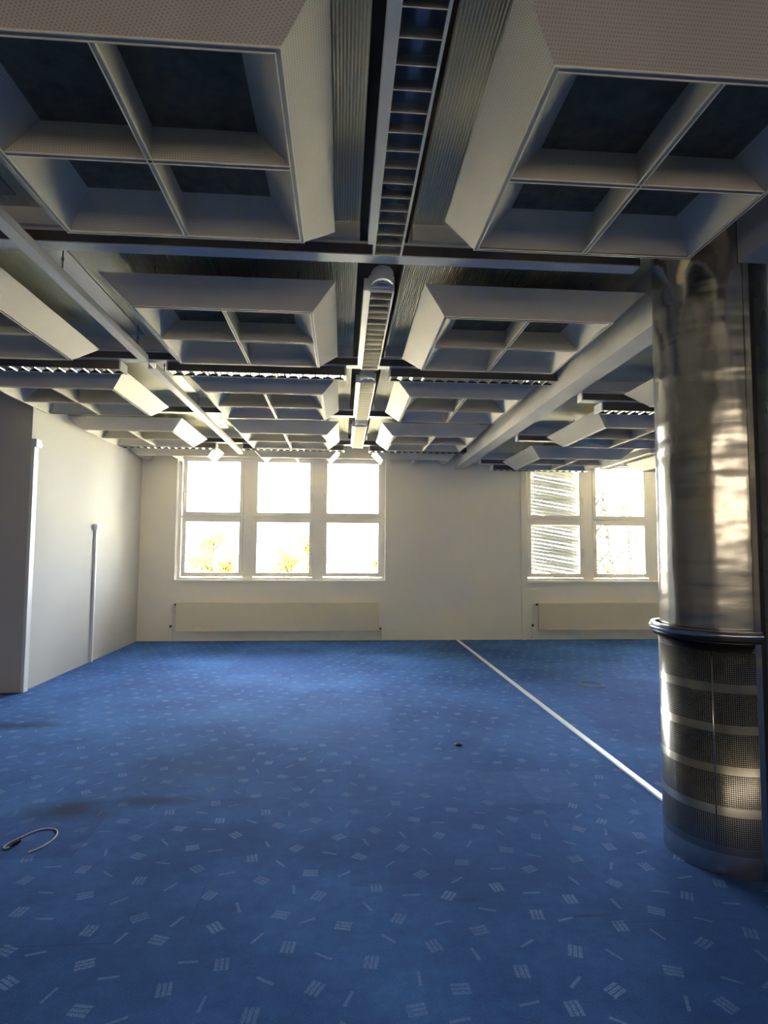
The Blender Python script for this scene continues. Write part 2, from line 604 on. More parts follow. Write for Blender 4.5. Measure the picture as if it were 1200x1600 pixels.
# ceiling: ribbed deck boards in bays, slots over the central lights, slab above
b = MB().use('deck')
for (x0, x1) in ((FARL, -1.36), (-1.36, 0.075), (0.345, BX0)):
    b.box(x0, x1, REARY, WY - 0.002, DECK, DECK + 0.03)
b.use('dark_void').box(0.02, 0.40, REARY, WY - 0.002, DECK + 0.12, DECK + 0.14)
b.use('dark_void').box(0.055, 0.075, REARY, WY - 0.002, DECK + 0.03, DECK + 0.12)
b.use('dark_void').box(0.345, 0.365, REARY, WY - 0.002, DECK + 0.03, DECK + 0.12)
b.use('deck').box(2.10, FARR, REARY, WY - 0.002, LOWD, LOWD + 0.03)
b.box(BX1, 2.10, REARY, 2.46, LOWD, LOWD + 0.03)
b.box(BX1, 2.10, 3.03, WY - 0.002, LOWD, LOWD + 0.03)
b.use('dark_void').box(FARL - 0.2, FARR + 0.2, REARY - 0.2, WY + WT, 3.4, 3.6)
# closing boards across each module line
for kk in range(-3, 4):
    yb = 2.885 + 1.8 * kk
    b.use('carrier')
    if yb < RETY: b.box(FARL + 0.2, LX, yb, yb + 0.12, 2.985, DECK)
    b.box(LX + 0.01, 0.075, yb, yb + 0.12, 2.985, DECK)
    b.box(0.345, 1.55 if kk == 0 else BX0, yb, yb + 0.12, 2.985, DECK)
    b.box(2.10 if kk == 0 else BX1, FARR, yb, yb + 0.12, 2.985 - 0.24, LOWD)
struct(b.build('ceiling'))

# beam along the right side
b = MB().use('beam')
b.box(BX0, BX1, REARY, 2.748 - 0.262, BZ, 3.4)
struct(b.build('ceiling_beam'))
b = MB().use('beam')
b.box(BX0, BX1, 2.748 + 0.262, WY - 0.001, BZ, 3.4)
struct(b.build('ceiling_beam'))

# pilaster strip beside window 2
b = MB().use('plaster')
b.box(2.885, 2.965, WY - 0.035, WY, 0, 2.73)
struct(b.build('trim_1'))


# ------------------------------------------------------------------ windows
def window(name, W, col0, handles):
    x0, x1, z0, z1 = W
    root = sempty(name, (0, WY, 0))
    D = 0.13                       # reveal depth
    k = (WY + D) / WY
    X = lambda x: x * k
    Z = lambda z: (z - H) * k + H
    # fixed frame + mullions
    f = MB().use('frame')
    cols = [(col0 + i * 1.088, col0 + i * 1.088 + 0.825) for i in range(3)]
    fx0, fx1 = x0 + 0.001, x1 - 0.001
    ya, yb = D, D + 0.09
    f.box(fx0, fx0 + 0.05, ya, yb, z0, z1); f.box(fx1 - 0.05, fx1, ya, yb, z0, z1)
    f.box(fx0 + 0.05, fx1 - 0.05, ya + 0.002, yb - 0.002, z0, z0 + 0.04); f.box(fx0 + 0.05, fx1 - 0.05, ya + 0.002, yb - 0.002, z1 - 0.04, z1)
    for i in range(2):
        a, c = X(cols[i][1]) + 0.048, X(cols[i + 1][0]) - 0.048
        f.box(a, c, ya - 0.004, yb + 0.004, z0 + 0.001, z1 - 0.001)
    zm = Z(1.915)
    f.box(fx0 + 0.05, fx1 - 0.05, ya + 0.002, yb - 0.002, zm - 0.02, zm + 0.02)
    f.build('window_frame', None, root)
    # sill board and jamb lining
    s = MB().use('reveal')
    s.box(x0 - 0.03, x1 + 0.03, -0.03, D, z0 - 0.025, z0 + 0.004)
    s.build('window_sill', None, root)
    s = MB().use('reveal')
    s.box(x0 - 0.022, x0 + 0.004, -0.008, D, z0 + 0.004, z1); s.box(x1 - 0.004, x1 + 0.022, -0.008, D, z0 + 0.004, z1)
    s.build('jamb_lining', None, root)
    for i, (a, c) in enumerate(cols):
        for (za, zb) in ((1.045, 1.843), (1.985, 2.79)):
            A, Cc, Za, Zb = X(a), X(c), Z(za), Z(zb)
            t = 0.055
            q = MB().use('frame')
            y0, y1 = D - 0.022, D + 0.05
            q.box(A - t, A, y0, y1, Za - t, Zb + t); q.box(Cc, Cc + t, y0, y1, Za - t, Zb + t)
            q.box(A, Cc, y0, y1, Za - t, Za); q.box(A, Cc, y0, y1, Zb, Zb + t)
            # glazing bead
            q.box(A, A + 0.008, y0 + 0.012, y1, Za, Zb); q.box(Cc - 0.008, Cc, y0 + 0.012, y1, Za, Zb)
            q.box(A, Cc, y0 + 0.012, y1, Za, Za + 0.008); q.box(A, Cc, y0 + 0.012, y1, Zb - 0.008, Zb)
            sash = q.build('sash', None, root)
            MB().use('glass').box(A, Cc, D + 0.012, D + 0.018, Za, Zb).build('pane', None, sash)
            hs = handles[i]
            hx = A - t / 2 if hs < 0 else Cc + t / 2
            h = MB().use('handle')
            zc = (Za + Zb) / 2 - (0.02 if za < 1.5 else 0.12)
            h.box(hx - 0.013, hx + 0.013, y0 - 0.012, y0, zc - 0.035, zc + 0.035)
            h.box(hx - 0.008, hx + 0.008, y0 - 0.035, y0 - 0.012, zc - 0.008, zc + 0.008)
            h.box(hx - 0.010, hx + 0.010, y0 - 0.045, y0 - 0.030, zc - 0.11, zc + 0.012)
            h.build('handle', None, sash)
    return root


window('window_1', W1, -2.42, (-1, 1, -1))
window('window_2', W2, 3.047, (1, -1, -1))
for i, r_ in enumerate(RW):
    root = sempty('window_%d' % (3 + i), (0, REARY, 0))  # unseen window, added behind the camera for fill light
    f = MB().use('frame')
    f.box(r_[0], r_[1], -0.15, -0.08, RZ0, RZ0 + 0.06); f.box(r_[0], r_[1], -0.15, -0.08, RZ1 - 0.06, RZ1)
    for q in range(9):
        xq = r_[0] + (r_[1] - r_[0]) * q / 8
        f.box(max(r_[0], xq - 0.05), min(r_[1], xq + 0.05), -0.145, -0.085, RZ0 + 0.06, RZ1 - 0.06)
    f.build('window_frame', None, root)
    MB().use('fill_window_glass').box(r_[0], r_[1], -0.12, -0.115, RZ0, RZ1).build('pane', None, root)
b = MB().use('wood')
b.box(6.8, 7.8, REARY, REARY + 0.05, 0, 2.1)
struct(b.build('door_1'))

# ------------------------------------------------------------------ steel column
COLX, COLY, CR = 1.824, 2.748, 0.2635
col = empty('steel_clad_column', (COLX, COLY, 0), 'round column clad in dented stainless steel with a perforated lower skirt', 'column')
col['kind'] = 'thing'
A0, A1 = -PI / 2 - 0.035, -3 * PI / 2 + 0.035      # the half turned to the left, front seam to back seam
MB().use('steel').lathe([(CR - 0.004, 0.95), (CR - 0.004, 3.068)], A1, A0, 72, CR).build('shaft', None, col)
MB().use('skirt').lathe([(CR + 0.002, 0.0), (CR + 0.002, 0.998), (CR - 0.02, 1.0)], A1, A0, 72, CR).build('perforated_skirt', None, col)
MB().use('shaded_steel').lathe([(CR - 0.016, 0.0), (CR - 0.016, 3.068)], -PI / 2 + 0.03, PI / 2 - 0.03, 48, CR).build('rear_cladding', None, col)
st = MB().use('steel')
for s in (-1, 1):
    ya = s * (CR - 0.03); yb = s * (CR + 0.001)
    st.box(-0.0085, 0.018, min(ya, yb), max(ya, yb), 0.0, 3.068)
st.build('cover_strip', None, col)
ds = MB().use('black')
for s in (-1, 1):
    ya = s * (CR - 0.06); yb = s * (CR - 0.012)
    ds.box(-0.03, 0.05, min(ya, yb), max(ya, yb), 0.0, 3.067)
ds.build('seam_backing', None, col)
# vertical joint in the perforated sheet
jt = MB().use('chrome')
ja = PI + 0.86
jt.lathe([(CR + 0.003, 0.127), (CR + 0.004, 0.127), (CR + 0.004, 0.99), (CR + 0.003, 0.99)], ja, ja + 0.018, 1, CR, close=True)
jt.build('sheet_joint', None, col)
# bumper ring round the left half
rg = MB().use('chrome')
prof = []
for q in range(14):
    t = 2 * PI * q / 14
    prof.append((0.2975 + 0.0135 * math.cos(t), 1.038 + 0.0125 * math.sin(t)))
rg.lathe(prof, A1 - 0.0, A0 + 0.03, 72, 0.3, close=True)
ring = rg.build('bumper_ring', None, col)
rt = MB().use('chrome')
rt.lathe([(0.281, 1.052), (0.302, 1.052), (0.302, 1.058), (0.281, 1.058)], A1, A0 + 0.03, 72, 0.3, close=True)
rt.build('top_strip', None, ring)
rb = MB().use('black')
rb.lathe([(CR - 0.01, 1.004), (0.292, 1.004), (0.292, 1.030), (CR - 0.01, 1.030)], A1, A0 + 0.03, 72, 0.3, close=True)
rb.build('ring_bracket', None, ring)


# ------------------------------------------------------------------ ceiling baffles
RIM, RIMT, BH, TOPW = 0.5145, 0.020, 0.127, 0.648
INS = 0.118                       # how far the inner faces lean in


def baffle(name, half, loc, label, group, mats=('baffle', 'liner'), hang=0.16, tr=TOPW, tk=TOPW):
    root = empty(name, loc, label, 'ceiling baffle', group)
    # origin: centre of the bay at rim level, z = 0 at the rim
    y0 = -RIM
    y1 = 0.04 if half else RIM
    ty0 = -TOPW
    ty1 = y1 if half else TOPW
    s = MB().use(mats[0])
    t = BH
    if not half: ty1 = tk
    s.face([(-RIM, y0, 0), (-TOPW, ty0, t), (tr, ty0, t), (RIM, y0, 0)][::-1])
    s.face([(RIM, y0, 0), (RIM, y1, 0), (tr, ty1, t), (tr, ty0, t)])
    s.face([(-RIM, y1, 0), (-RIM, y0, 0), (-TOPW, ty0, t), (-TOPW, ty1, t)])
    if not half:
        s.face([(RIM, y1, 0), (-RIM, y1, 0), (-TOPW, ty1, t), (tr, ty1, t)])
    s.use('liner_top').face([(-TOPW, ty0, t), (-TOPW, ty1, t), (tr, ty1, t), (tr, ty0, t)][::-1])
    s.build('skirt', None, root)
    # inner lining: four leaning faces and the absorber panel
    I = RIM - RIMT
    yi0, yi1 = y0 + RIMT, (y1 if half else y1 - RIMT)
    T = I - INS
    ti0, ti1 = yi0 + INS, (yi1 if half else yi1 - INS)
    l = MB().use(mats[1])
    tz = BH - 0.006
    l.face([(-I, yi0, 0), (I, yi0, 0), (T, ti0, tz), (-T, ti0, tz)])
    l.face([(I, yi0, 0), (I, yi1, 0), (T, ti1, tz), (T, ti0, tz)])
    l.face([(-I, yi1, 0), (-I, yi0, 0), (-T, ti0, tz), (-T, ti1, tz)])
    if not half:
        l.face([(I, yi1, 0), (-I, yi1, 0), (-T, ti1, tz), (T, ti1, tz)])
    l.build('liner', None, root)
    p = MB().use('liner_top')
    p.box(-T, T, ti0, ti1, tz, tz + 0.006)
    p.build('absorber_panel', None, root)
    # dividers: thin upright fins with a folded bottom edge
    def fin(x0, x1, ya, yb, ix, iy):
        d = MB().use(mats[1])
        # trapezoid following the leaning inner faces
        if ix:
            pts = [(x0, 0), (x1, 0), (x1 - INS, tz), (x0 + INS, tz)]
            A = [(x, ya, z) for x, z in pts]; B = [(x, yb, z) for x, z in pts]
        else:
            top1 = yb if half else yb - INS
            pts = [(ya, 0), (yb, 0), (top1, tz), (ya + INS, tz)]
            A = [(x1, y, z) for y, z in pts]; B = [(x0, y, z) for y, z in pts]
        d.face(A); d.face(B[::-1])
        for i in range(4):
            j = (i + 1) % 4
            d.face([A[i], B[i], B[j], A[j]])
        return d
    w_ = 0.008
    dv = fin(-I, I, -w_, w_, True, False).build('divider', None, root) if not half else None
    dl = fin(-w_, w_, yi0, yi1, False, True).build('divider', None, root)
    for (o_, ix) in ((dv, True), (dl, False)):
        if o_ is None: continue
        e = MB().use('rim')
        if ix: e.box(-I, I, -0.010, 0.010, -0.004, 0.0)
        else: e.box(-0.010, 0.010, yi0, yi1, -0.004, 0.0)
        e.use('lip')
        if ix:
            e.box(-I, I, 0.007, 0.011, -0.007, 0.0); e.box(-I, I, -0.011, -0.008, -0.006, 0.0)
        else:
            e.box(0.007, 0.011, yi0, yi1, -0.007, 0.0); e.box(-0.011, -0.007, yi0, yi1, -0.007, 0.0)
        e.build('divider_edge', None, o_)
    # rim: grey groove between two light lips
    e = MB().use('rim')
    def rimring(a, c, z0, z1):
        # a: outer half size, c: inner half size
        yo0, yo1 = -a, (y1 if half else a)
        yn0, yn1 = -c, (y1 if half else c)
        e.box(-a, a, yo0, yn0, z0, z1)
        if not half: e.box(-a, a, yn1, yo1, z0, z1)
        e.box(-a, -c, yn0, yn1, z0, z1); e.box(c, a, yn0, yn1, z0, z1)
    rimring(RIM, I, -0.004, 0.0)
    e.use('lip')
    rimring(RIM + 0.001, RIM - 0.003, -0.006, 0.0)
    rimring(I + 0.004, I, -0.008, 0.0)
    e.build('rim_trim', None, root)
    for x in (-0.42, 0.42):
        for y in ((-0.42, 0.42) if not half else (-0.42, 0.0)):
            MB().use('rod').cyl(x, y, BH + 0.005, BH + hang + 0.002, 0.004, 8).build('hanger_rod', None, root)
    return root


ZR = 2.784
rowY = lambda r: 2.060 + 1.8 * r
colX = lambda c: 0.2034 + 1.8 * (c + 0.5)
ordw = ['nearest', 'second', 'third', 'fourth', 'last']
colname = {-1: 'in the row just left of the central lights', 0: 'in the row just right of the central lights',
           -2: 'in the far left row beyond the hanging rail', 1: 'in the lower row beyond the long beam'}
proto = baffle('ceiling_baffle', False, (0, 0, 0), 'x', 'four-cell baffles hung under the ceiling')
protoh = baffle('ceiling_baffle', True, (0, 0, 0), 'x', 'cut-down baffles along the window wall')
index_kids(None)
usedp = [False, False]
for c in (-2, -1, 0, 1):
    rows = {-2: (1, 2, 3), -1: (0, 1, 2, 3), 0: (0, 1, 2, 3), 1: (1, 2, 3)}[c]
    for i, r in enumerate(rows):
        if (c, r) == (0, 0):          # its far right corner is cut square to clear the column
            o = baffle('ceiling_baffle', False, (0, 0, 0), 'x', 'four-cell baffles hung under the ceiling', tr=RIM + 0.002, tk=RIM + 0.002)
        else:
            o = copy_tree(proto) if usedp[0] else proto
            usedp[0] = True
        o.location = (colX(c), rowY(r), ZR - (0.24 if c == 1 else 0))
        if c in (-1, 0):
            word = ('large ' if r == 0 else '') + {0: 'nearest', 1: 'second', 2: 'third', 3: 'fourth'}[r]
        else:
            word = {1: 'nearest', 2: 'second', 3: 'third'}[r]
        o['label'] = '%s white four-cell ceiling baffle %s' % (word, colname[c])
    if c == 1: continue
    o = copy_tree(protoh) if usedp[1] else protoh
    usedp[1] = True
    o.location = (colX(c), rowY(4), ZR - (0.24 if c == 1 else 0))
    o['label'] = 'cut-down white baffle against the window wall %s' % colname[c].replace('in the ', 'ending the ')

o = copy_tree(proto)
o.location = (colX(2), rowY(3), ZR - 0.24)
o['label'] = 'white four-cell baffle right of the lengthwise light in the lower ceiling near the right window'

# ------------------------------------------------------------------ cross carriers
barY = lambda kk: 2.91 + 1.8 * kk
cw = ['nearest', 'second', 'third', 'fourth']


def carrier(x0, x1, y, z, label, group, endcap=False):
    root = empty('cross_carrier', ((x0 + x1) / 2, y, z), label, 'ceiling rail', group)
    L = (x1 - x0) / 2
    MB().use('carrier_dark').box(-L, L, 0.0, 0.075, 0.006, 0.060).build('web', None, root)
    MB().use('carrier').box(-L, L, -0.002, 0.082, 0.0, 0.006).build('flange', None, root)
    MB().use('carrier').box(-L, L, 0.0, 0.075, 0.060, 0.0745).build('top_flange', None, root)
    if endcap:
        MB().use('white_metal').box(-L - 0.012, -L, -0.004, 0.084, -0.004, 0.070).build('end_cap', None, root)
    return root


for kk in range(4):
    xl = LX + 0.02 if barY(kk) > RETY - 0.1 else -5.2
    carrier(xl, 1.56, barY(kk), 2.909, '%s dark cross rail with pale underside spanning the main ceiling' % cw[kk], 'cross rails under the main ceiling')
for kk in range(1, 4):
    carrier(2.0, 6.4, barY(kk), 2.669, '%s cross rail with white end plate right of the long beam' % cw[kk - 1],
            'cross rails right of the beam', True)

# ------------------------------------------------------------------ louvre lights
LLEN, LW, NC = 1.42, 0.128, 16


def luminaire(name, label, group, wing=True, cap=True, hang=0.15, housing='white_metal'):
    """louvre light along local +Y; z=0 at the louvre's lower edge"""
    root = empty(name, (0, 0, 0), label, 'ceiling light', group)
    hw = LW / 2
    hb = MB().use(housing)
    zt = 0.085 if wing else 0.062
    hb.box(-hw - 0.008, -hw, 0, LLEN, 0.002, zt); hb.box(hw, hw + 0.008, 0, LLEN, 0.002, zt)
    hb.box(-hw - 0.008, hw + 0.008, 0, LLEN, zt, zt + 0.006)
    hb.box(-hw, hw, LLEN - 0.004, LLEN, 0.002, zt)
    hb.box(-hw, hw, 0, 0.004, 0.002, zt)
    h = hb.build('housing', None, root)
    if wing:
        MB().use('white_metal').box(-hw - 0.034, -hw - 0.008, 0, LLEN - 0.09, 0.006, 0.075).build('side_channel', None, root)
    rf = MB().use('satin' if wing else 'mirror')
    n = 12
    if not wing:                            # crosswise type: shallow mirror, one hollow per cell
        n = 0
        pit = (LLEN - 0.008) / (NC - 1)
        for q in range(NC - 1):
            ys = 0.004 + pit * q
            for u in range(8):
                ta, tb_ = -1 + u / 4, -1 + (u + 1) / 4
                za, zb = 0.012 - 0.009 * ta * ta, 0.012 - 0.009 * tb_ * tb_
                rf.face([(-hw, ys + pit * (ta + 1) / 2, za), (hw, ys + pit * (ta + 1) / 2, za), (hw, ys + pit * (tb_ + 1) / 2, zb), (-hw, ys + pit * (tb_ + 1) / 2, zb)], smooth=True)
    for q in range(n):                      # shallow parabolic trough
        a, c = -1 + 2 * q / n, -1 + 2 * (q + 1) / n
        za, zc = 0.068 - 0.060 * abs(a) ** 2.2, 0.068 - 0.060 * abs(c) ** 2.2
        rf.face([(a * (hw - 0.002), 0.005, za), (c * (hw - 0.002), 0.005, zc), (c * (hw - 0.002), LLEN - 0.005, zc), (a * (hw - 0.002), LLEN - 0.005, za)], smooth=True)
    rf.build('reflector', None, root)
    lv = MB().use('satin_blade' if wing else 'alu')
    lh = 0.032 if wing else 0.004
    for q in range(NC):
        y = 0.004 + (LLEN - 0.008) * q / (NC - 1)
        lv.hexa([(-hw, y - 0.0012, 0.0), (hw, y - 0.0012, 0.0), (hw, y + 0.0012, 0.0), (-hw, y + 0.0012, 0.0)],
                [(-hw, y - 0.0035, lh), (hw, y - 0.0035, lh), (hw, y + 0.0035, lh), (-hw, y + 0.0035, lh)])
    lv.use('lip')
    lz = 0.006 if wing else 0.003
    lv.box(-hw - 0.001, -hw + 0.0025, 0, LLEN, -0.001, lz); lv.box(hw - 0.0025, hw + 0.001, 0, LLEN, -0.001, lz)
    for q in range(NC):
        y = 0.004 + (LLEN - 0.008) * q / (NC - 1)
        lv.box(-hw, hw, y - 0.0016, y + 0.0016, -0.0015, 0.0)
    lv.build('louvre', None, root)
    if cap:                                 # rounded connection end
        cb = MB().use('carrier')
        npt = 14
        for q in range(npt):
            a0_, a1_ = PI + PI * q / npt, PI + PI * (q + 1) / npt
            p0 = (hw * math.cos(a0_), -0.02 + 0.12 * math.sin(a0_)); p1 = (hw * math.cos(a1_), -0.02 + 0.12 * math.sin(a1_))
            cb.face([(p0[0], p0[1], 0.012), (p1[0], p1[1], 0.012), (p1[0], p1[1], zt), (p0[0], p0[1], zt)], smooth=True)
            cb.face([(0, -0.02, 0.04), (p1[0], p1[1], 0.012), (p0[0], p0[1], 0.012)])
        cb.box(-hw, hw, -0.02, 0.0, 0.012, zt)
        e_ = cb.build('end_cap', None, root)
        MB().use('rod').cyl(0, -0.07, 0.02, 0.045, 0.012, 12).build('screw', None, e_)
    for y in (0.2, LLEN - 0.2):
        MB().use('rod').cyl(0, y, zt + 0.006, hang, 0.004, 8).build('hanger_rod', None, root)
    return root


KIDS.clear()
pl = luminaire('louvre_light', 'x', 'louvre lights down the centre', hang=DECK + 0.12 - 2.842)
pt = luminaire('louvre_light', 'x', 'louvre lights across the ceiling', wing=False, cap=False, hang=DECK - 2.838, housing='carrier_dark')
for s in (0, 1):
    ya = -0.012 if s == 0 else LLEN
    MB().use('white_metal').box(-0.075, 0.075, ya, ya + 0.012, -0.004, 0.069).build('end_plate', None, pt)
index_kids(None)
lw = ['nearest', 'second', 'third', 'fourth']
for i in range(4):
    o = pl if i == 0 else copy_tree(pl)
    o.location = (0.206, 1.36 + 1.8 * i if i == 0 else 1.38 + 1.8 * i, 2.842)
    o['label'] = '%s unlit louvre light in the line down the ceiling centre' % lw[i]
first = True
for (yy, zz, rowlab) in ((4.82, 2.838, 'second'), (8.42, 2.832, 'fourth')):
    for (c, cl) in ((-2, 'far left of the hanging rail'), (-1, 'just left of the central lights'), (0, 'just right of the central lights'), (1, 'right of the long beam')):
        o = pt if first else copy_tree(pt)
        first = False
        o.rotation_euler = (0, 0, -PI / 2)
        o.location = (colX(c) - LLEN / 2 - 0.005, yy, zz - (0.24 if c == 1 else 0))
        o['label'] = 'crosswise louvre light on the %s cross rail, %s' % (rowlab, cl) if c != 1 else 'crosswise louvre light %s, by its %s cross rail' % (cl, {'second': 'nearest', 'fourth': 'last'}[rowlab])
        o['group'] = 'louvre lights across the ceiling'
o = copy_tree(pl)
o.location = (3.80, 6.80, 2.60)
o['label'] = 'lengthwise louvre light hung between the lower baffles near the right window'
o['group'] = 'louvre lights right of the beam'

# ------------------------------------------------------------------ hanging rail, left
RXc = -1.55
names = ['near', 'far']
for i, (ya, yb) in enumerate(((0.6, 4.60), (4.80, 9.0))):
    root = empty('hanging_rail', (RXc, ya, 2.862), '%s length of slim pale rail hung below the ceiling on the left' % ['nearer', 'farther'][i], 'ceiling rail', 'slim rails hung on the left')
    Lr = yb - ya
    r_ = MB().use('white_metal')
    r_.box(-0.033, 0.033, 0, Lr, 0.0, 0.004); r_.box(-0.033, -0.030, 0, Lr, 0.004, 0.046); r_.box(0.030, 0.033, 0, Lr, 0.004, 0.046)
    r_.build('channel', None, root)
    y = 0.25
    while y < Lr:
        q = MB().use('rod')
        q.cyl(0.02, y, 0.004, DECK - 2.862 + 0.001, 0.0045, 8)
        q.cyl(0.02, y, 0.10, 0.118, 0.008, 8)
        q.build('hanger_rod', None, root)
        y += 1.18
# galvanised cover plates in the same gap
for i, r in enumerate((0, 1, 2, 3)):
    o = MB().use('plate').box(-0.062, 0.062, -0.72, 0.72, 0, 0.01).build('cover_plate')
    o.location = (-1.612, rowY(r) + 0.0, DECK - 0.0101)
    tag(o, '%s smooth metal cover plate on the ceiling above the hanging rail' % lw[i], 'cover plate', 'cover plates above the hanging rail')


# ------------------------------------------------------------------ radiators
def radiator(x0, x1, label, valve_right):
    yf = WY - 0.10
    k = yf / WY
    X0, X1, z0, z1 = x0 * k, x1 * k, 0.165, 0.590
    root = empty('panel_radiator', ((X0 + X1) / 2, yf, 0), label, 'radiator', 'flat panel radiators')
    L = (X1 - X0) / 2
    MB().use('radiator').box(-L, L, 0, 0.03, z0, z1).build('front_panel', None, root)
    bk = MB().use('radiator')
    bk.box(-L + 0.01, L - 0.01, 0.035, 0.065, z0 + 0.02, z1 - 0.01)
    for s in (-0.6, 0.6):
        bk.box(s * L - 0.02, s * L + 0.02, 0.06, 0.0995, z0 + 0.1, z1 - 0.1)
    bk.build('back_panel', None, root)
    p = MB().use('white_metal')
    px = -L - 0.085
    p.tube([(px, 0.05, 0.0), (px, 0.05, z1 - 0.045), (px + 0.02, 0.05, z1 - 0.03), (-L + 0.01, 0.05, z1 - 0.03)], 0.008, 8)
    pp_ = p.build('supply_pipe', None, root)
    v = MB().use('black')
    v.tube([(-L - 0.03, 0.05, z1 - 0.03), (-L - 0.005, 0.05, z1 - 0.03)], 0.018, 12)
    v.tube([(px, 0.05, z0 + 0.05), (px, 0.05, z0 + 0.085)], 0.016, 12)
    v.build('valve', None, root)
    if valve_right:
        p = MB().use('white_metal')
        p.tube([(L - 0.01, 0.05, z0 + 0.025), (L + 0.03, 0.05, z0 + 0.025), (L + 0.04, 0.05, z0 + 0.01), (L + 0.04, 0.05, 0.0)], 0.008, 8)
        p.build('return_pipe', None, root)
        v = MB().use('black')
        v.tube([(L + 0.008, 0.05, z0 + 0.025), (L + 0.034, 0.05, z0 + 0.025)], 0.015, 12)
        v.build('valve', None, root)
    return root


radiator(-2.535, 0.600, 'long cream panel radiator under the left window', True)
radiator(3.17, 6.25, 'long cream panel radiator under the right window, partly behind the column', True)

# ------------------------------------------------------------------ cable trunking on the left wall
t1 = empty('cable_trunking', (LX, 7.65, 0), 'slim white vertical cable trunking with a socket box on the left wall', 'cable trunking')
MB().use('white_plastic').box(0, 0.028, -0.016, 0.016, 0, 1.64).build('duct', None, t1)
q = MB().use('white_plastic')
q.box(0, 0.045, -0.05, 0.055, 1.64, 1.715)
q.box(0.045, 0.052, -0.04, 0.005, 1.652, 1.703); q.box(0.045, 0.050, 0.015, 0.045, 1.652, 1.703)
q.build('socket_box', None, t1)
t2 = empty('cable_trunking', (LX, RETY + 0.045, 0), 'tall white cable trunking running up the near corner of the left wall', 'cable trunking')
MB().use('white_plastic').box(0, 0.03, -0.045, 0.035, 0, 2.42).build('duct', None, t2)
q = MB().use('white_plastic')
q.box(0, 0.05, -0.05, 0.05, 2.42, 2.50); q.box(0, 0.03, 0.05, 0.11, 2.44, 2.48)
q.build('junction_box', None, t2)

# ------------------------------------------------------------------ things on the floor
o = MB().use('white_plastic').box(-0.02, 0.02, 2.995, 9.275, 0, 0.012).build('cable_cover_strip')
o.location = (1.837, 0, 0)
tag(o, 'long straight white cable cover strip on the carpet from window wall to column', 'cable cover')

cl = empty('cable_loop', (-1.50, 2.99, 0), 'thin white cable curled in a loop on the carpet with a black plug', 'cable')
pts = [(-0.045, 0.012), (-0.06, 0.0), (-0.055, -0.02), (-0.035, -0.035), (0, 0)]
loop = [(0.075, -0.075), (0.10, -0.045), (0.118, -0.01), (0.128, 0.04), (0.125, 0.085), (0.11, 0.125), (0.085, 0.15), (0.05, 0.16), (0.015, 0.15),
        (-0.015, 0.115), (-0.035, 0.075), (-0.05, 0.045), (-0.062, 0.015), (-0.066, -0.012), (-0.058, -0.03), (-0.042, -0.026), (-0.032, -0.008)]


def smooth_path(P, n=6, z=0.0032):
    out = []
    P = [Vector((x, y, z)) for x, y in P]
    for i in range(len(P) - 1):
        p0, p1, p2, p3 = P[max(i - 1, 0)], P[i], P[i + 1], P[min(i + 2, len(P) - 1)]
        for s in range(n):
            t = s / n
            out.append(0.5 * ((2 * p1) + (-p0 + p2) * t + (2 * p0 - 5 * p1 + 4 * p2 - p3) * t * t + (-p0 + 3 * p1 - 3 * p2 + p3) * t ** 3))
    out.append(P[-1])
    return out


MB().use('white_plastic').tube(smooth_path(loop), 0.003, 8).build('cable', None, cl)
pg = MB().use('black')
pg.tube([(-0.038, -0.022, 0.008), (-0.034, -0.012, 0.008), (-0.022, 0.020, 0.008), (-0.018, 0.030, 0.008)], [0.005, 0.008, 0.008, 0.006], 10)
pg.build('plug', None, cl)

ff = empty('floor_cable_outlet', (0.858, 4.306, 0), 'small round black cable outlet set in the middle of the carpet', 'floor outlet')
MB().use('black').lathe([(0.0, 0.010), (0.018, 0.010), (0.026, 0.006), (0.027, 0.0)], 0, 2 * PI, 24).build('cap', None, ff)
fl = MB().use('black').lathe([(0.118, 0.0), (0.118, 0.005), (0.132, 0.005), (0.134, 0.0)], 0, 2 * PI, 40).build('floor_outlet_lid')
fl.location = (2.66, 6.15, 0)
tag(fl, 'round dark floor outlet ring in the carpet right of the white strip', 'floor outlet')

# ------------------------------------------------------------------ blind outside the right window
bl = empty('venetian_blind', (3.44 * 1.035, WY + 0.40, 0), 'grey outdoor venetian blind with sagging slats behind the leftmost pane of the right window', 'blind')
bl.location.x = 3.60
sl = MB().use('slat')
ns, pitch = 32, 0.060
for i in range(ns):
    zt = 2.93 - i * pitch
    sag = 0.15 + 0.012 * math.sin(i * 1.7)
    for s in range(8):
        xa, xb = -0.47 + 0.94 * s / 8, -0.47 + 0.94 * (s + 1) / 8
        za = zt - sag * (xa + 0.47) / 0.94; zb = zt - sag * (xb + 0.47) / 0.94
        prof = [(-0.017, 0.0262), (-0.008, 0.010), (0.008, -0.008), (0.017, -0.0262)]
        for q in range(3):
            (ya, da), (yb, db) = prof[q], prof[q + 1]
            sl.face([(xa, ya, za + da), (xb, ya, zb + da), (xb, yb, zb + db), (xa, yb, za + db)], smooth=True)
so = sl.build('slats', None, bl)
sm = so.modifiers.new('thickness', 'SOLIDIFY'); sm.thickness = 0.0012
for x in (-0.37, 0.30):
    MB().use('slat').box(x - 0.002, x + 0.002, -0.026, -0.023, 0.90, 3.0).build('ladder_cord', None, bl)
MB().use('white_metal').box(-0.48, 0.48, -0.04, 0.04, 2.96, 3.05).build('head_rail', None, bl)

# ------------------------------------------------------------------ outside: ground, far houses, autumn trees
GZ = -4.0
struct(MB().use('far_ground').box(-120, 120, WY + 1.2, 260, GZ - 1, GZ).build('exterior_ground'))


